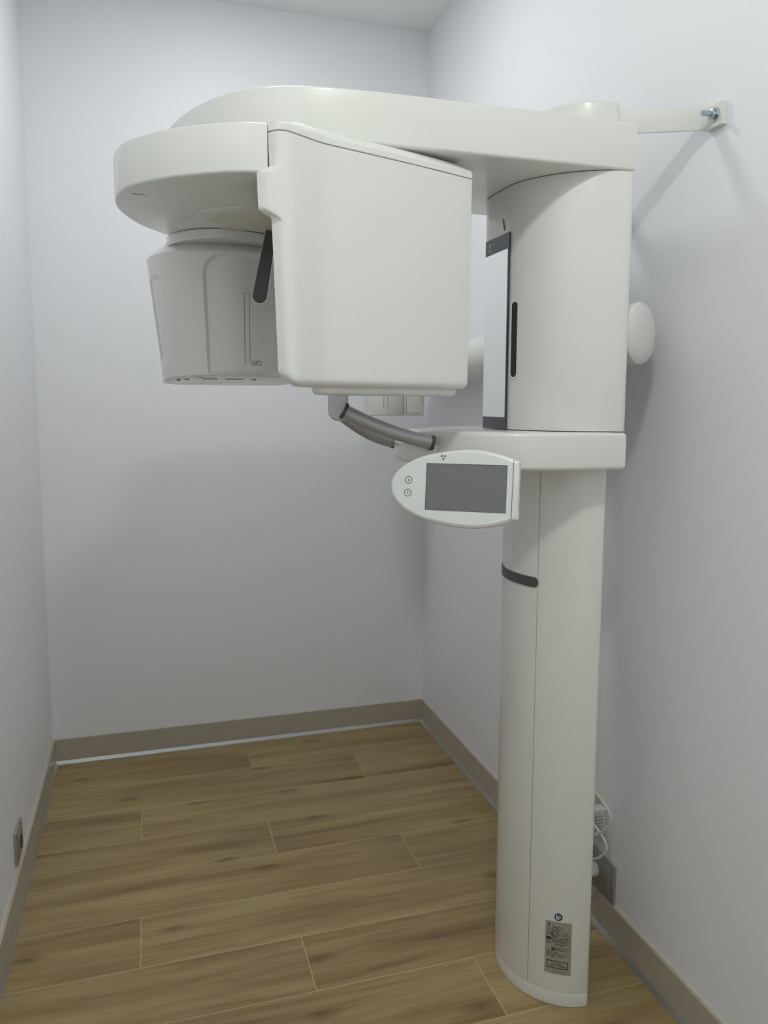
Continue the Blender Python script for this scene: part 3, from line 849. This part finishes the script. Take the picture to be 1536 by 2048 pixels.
pb_ = empty('power_box', (W, -1.40, .30), 'pale vented plastic box behind the column on the right wall', 'power supply')
link('casing', *box(1.452, W-.0005, -1.4530, -1.350, .262, .336, .003), M['box'], pb_)
link('rear_bracket', *box(1.482, W-.0005, -1.4200, -1.36, .3355, .358, .002), M['skirting'], pb_)
mb = MB()
for i in range(4):
    for j in range(5):
        mb.add(*box(1.460+.008*i, 1.4628+.008*i, -1.4537, -1.4522, .281+.009*j, .2838+.009*j))
mb.build('vent_hole', M['hole'], pb_)
def cable(name, pts, r, plug=None):
    o = pb_
    link(name, *tube([tuple(q) for q in spline(pts, 60)], r, 12), M['pvc'], o, 60)
    if plug:
        a, b = Vector(plug[0]), Vector(plug[1]); d = b-a
        link('plug', *tube([a, a+d*.15, a+d*.55, a+d*.6, b], .01, 20, True, [.011, .0135, .0185, .019, .019]), M['pvc'], o, 40)
    return o
cable('cord', [(1.40, -1.40, .43), (1.425, -1.48, .425), (1.440, -1.532, .400), (1.447, -1.5520, .372), (1.440, -1.538, .336), (1.425, -1.500, .300), (1.40, -1.42, .262)], .0033)
cable('cord', [(1.405, -1.42, .385), (1.420, -1.48, .350), (1.440, -1.528, .313), (1.446, -1.540, .283), (1.438, -1.518, .249), (1.428, -1.480, .222), (1.430, -1.445, .190), (1.438, -1.43, .162)], .0033, plug=((1.442, -1.4240, .155), (W-.0115, -1.4240, .155)))

# ------------------------------------------------------------------ ceiling lights
def downlight(x, y, label, lamp):
    o = empty('ceiling_light', (x, y, H), label, 'ceiling light'); o['group'] = 'ceiling downlights'
    link('fitting', *prism(circle(.118, 48, (x, y)), H-.018, H-.0005, .003, 0), M['lamp_ring'], o)
    link('diffuser', *prism(circle(.110, 48, (x, y)), H-.0235, H-.018, .003, 0, 2), lamp, o)
    return o
downlight(.72, -.84, 'round ceiling downlight nearest the back wall', M['lamp_dim'])
downlight(.62, -2.87, 'round ceiling downlight nearest the viewer', M['lamp_on'])

# ------------------------------------------------------------------ world, camera, colour
w = bpy.data.worlds.new('World'); scene.world = w; w.use_nodes = True
w.node_tree.nodes['Background'].inputs[0].default_value = (.93, .97, .93, 1); w.node_tree.nodes['Background'].inputs[1].default_value = .8  # ambient fill that enters the room only through the added doorway

F, PX, PY, YAW, PIT, ROL = 1585.234, 782.968, 986.316, .299386, .115199, .0043545
fw = Vector((math.sin(YAW)*math.cos(PIT), math.cos(YAW)*math.cos(PIT), -math.sin(PIT)))
r_ = Vector((math.cos(YAW), -math.sin(YAW), 0)); u_ = r_.cross(fw)
r2 = r_*math.cos(ROL)+u_*math.sin(ROL); u2 = -r_*math.sin(ROL)+u_*math.cos(ROL)
cam = bpy.data.cameras.new('camera'); co = bpy.data.objects.new('camera', cam); COL.objects.link(co)
mat = Matrix((( r2.x, u2.x, -fw.x, .378893), (r2.y, u2.y, -fw.y, -3.163347), (r2.z, u2.z, -fw.z, 1.392808), (0, 0, 0, 1)))
co.matrix_world = mat
cam.sensor_fit = 'VERTICAL'; cam.sensor_height = 24.0; cam.lens = F*24.0/2048
cam.shift_x = -(PX-768)/2048; cam.shift_y = (PY-1024)/2048
cam.clip_start = .02
scene.camera = co
vs = scene.view_settings
vs.view_transform = 'Standard'; vs.look = 'None'; vs.gamma = 1.0; vs.exposure = 0.0; vs.use_curve_mapping = False
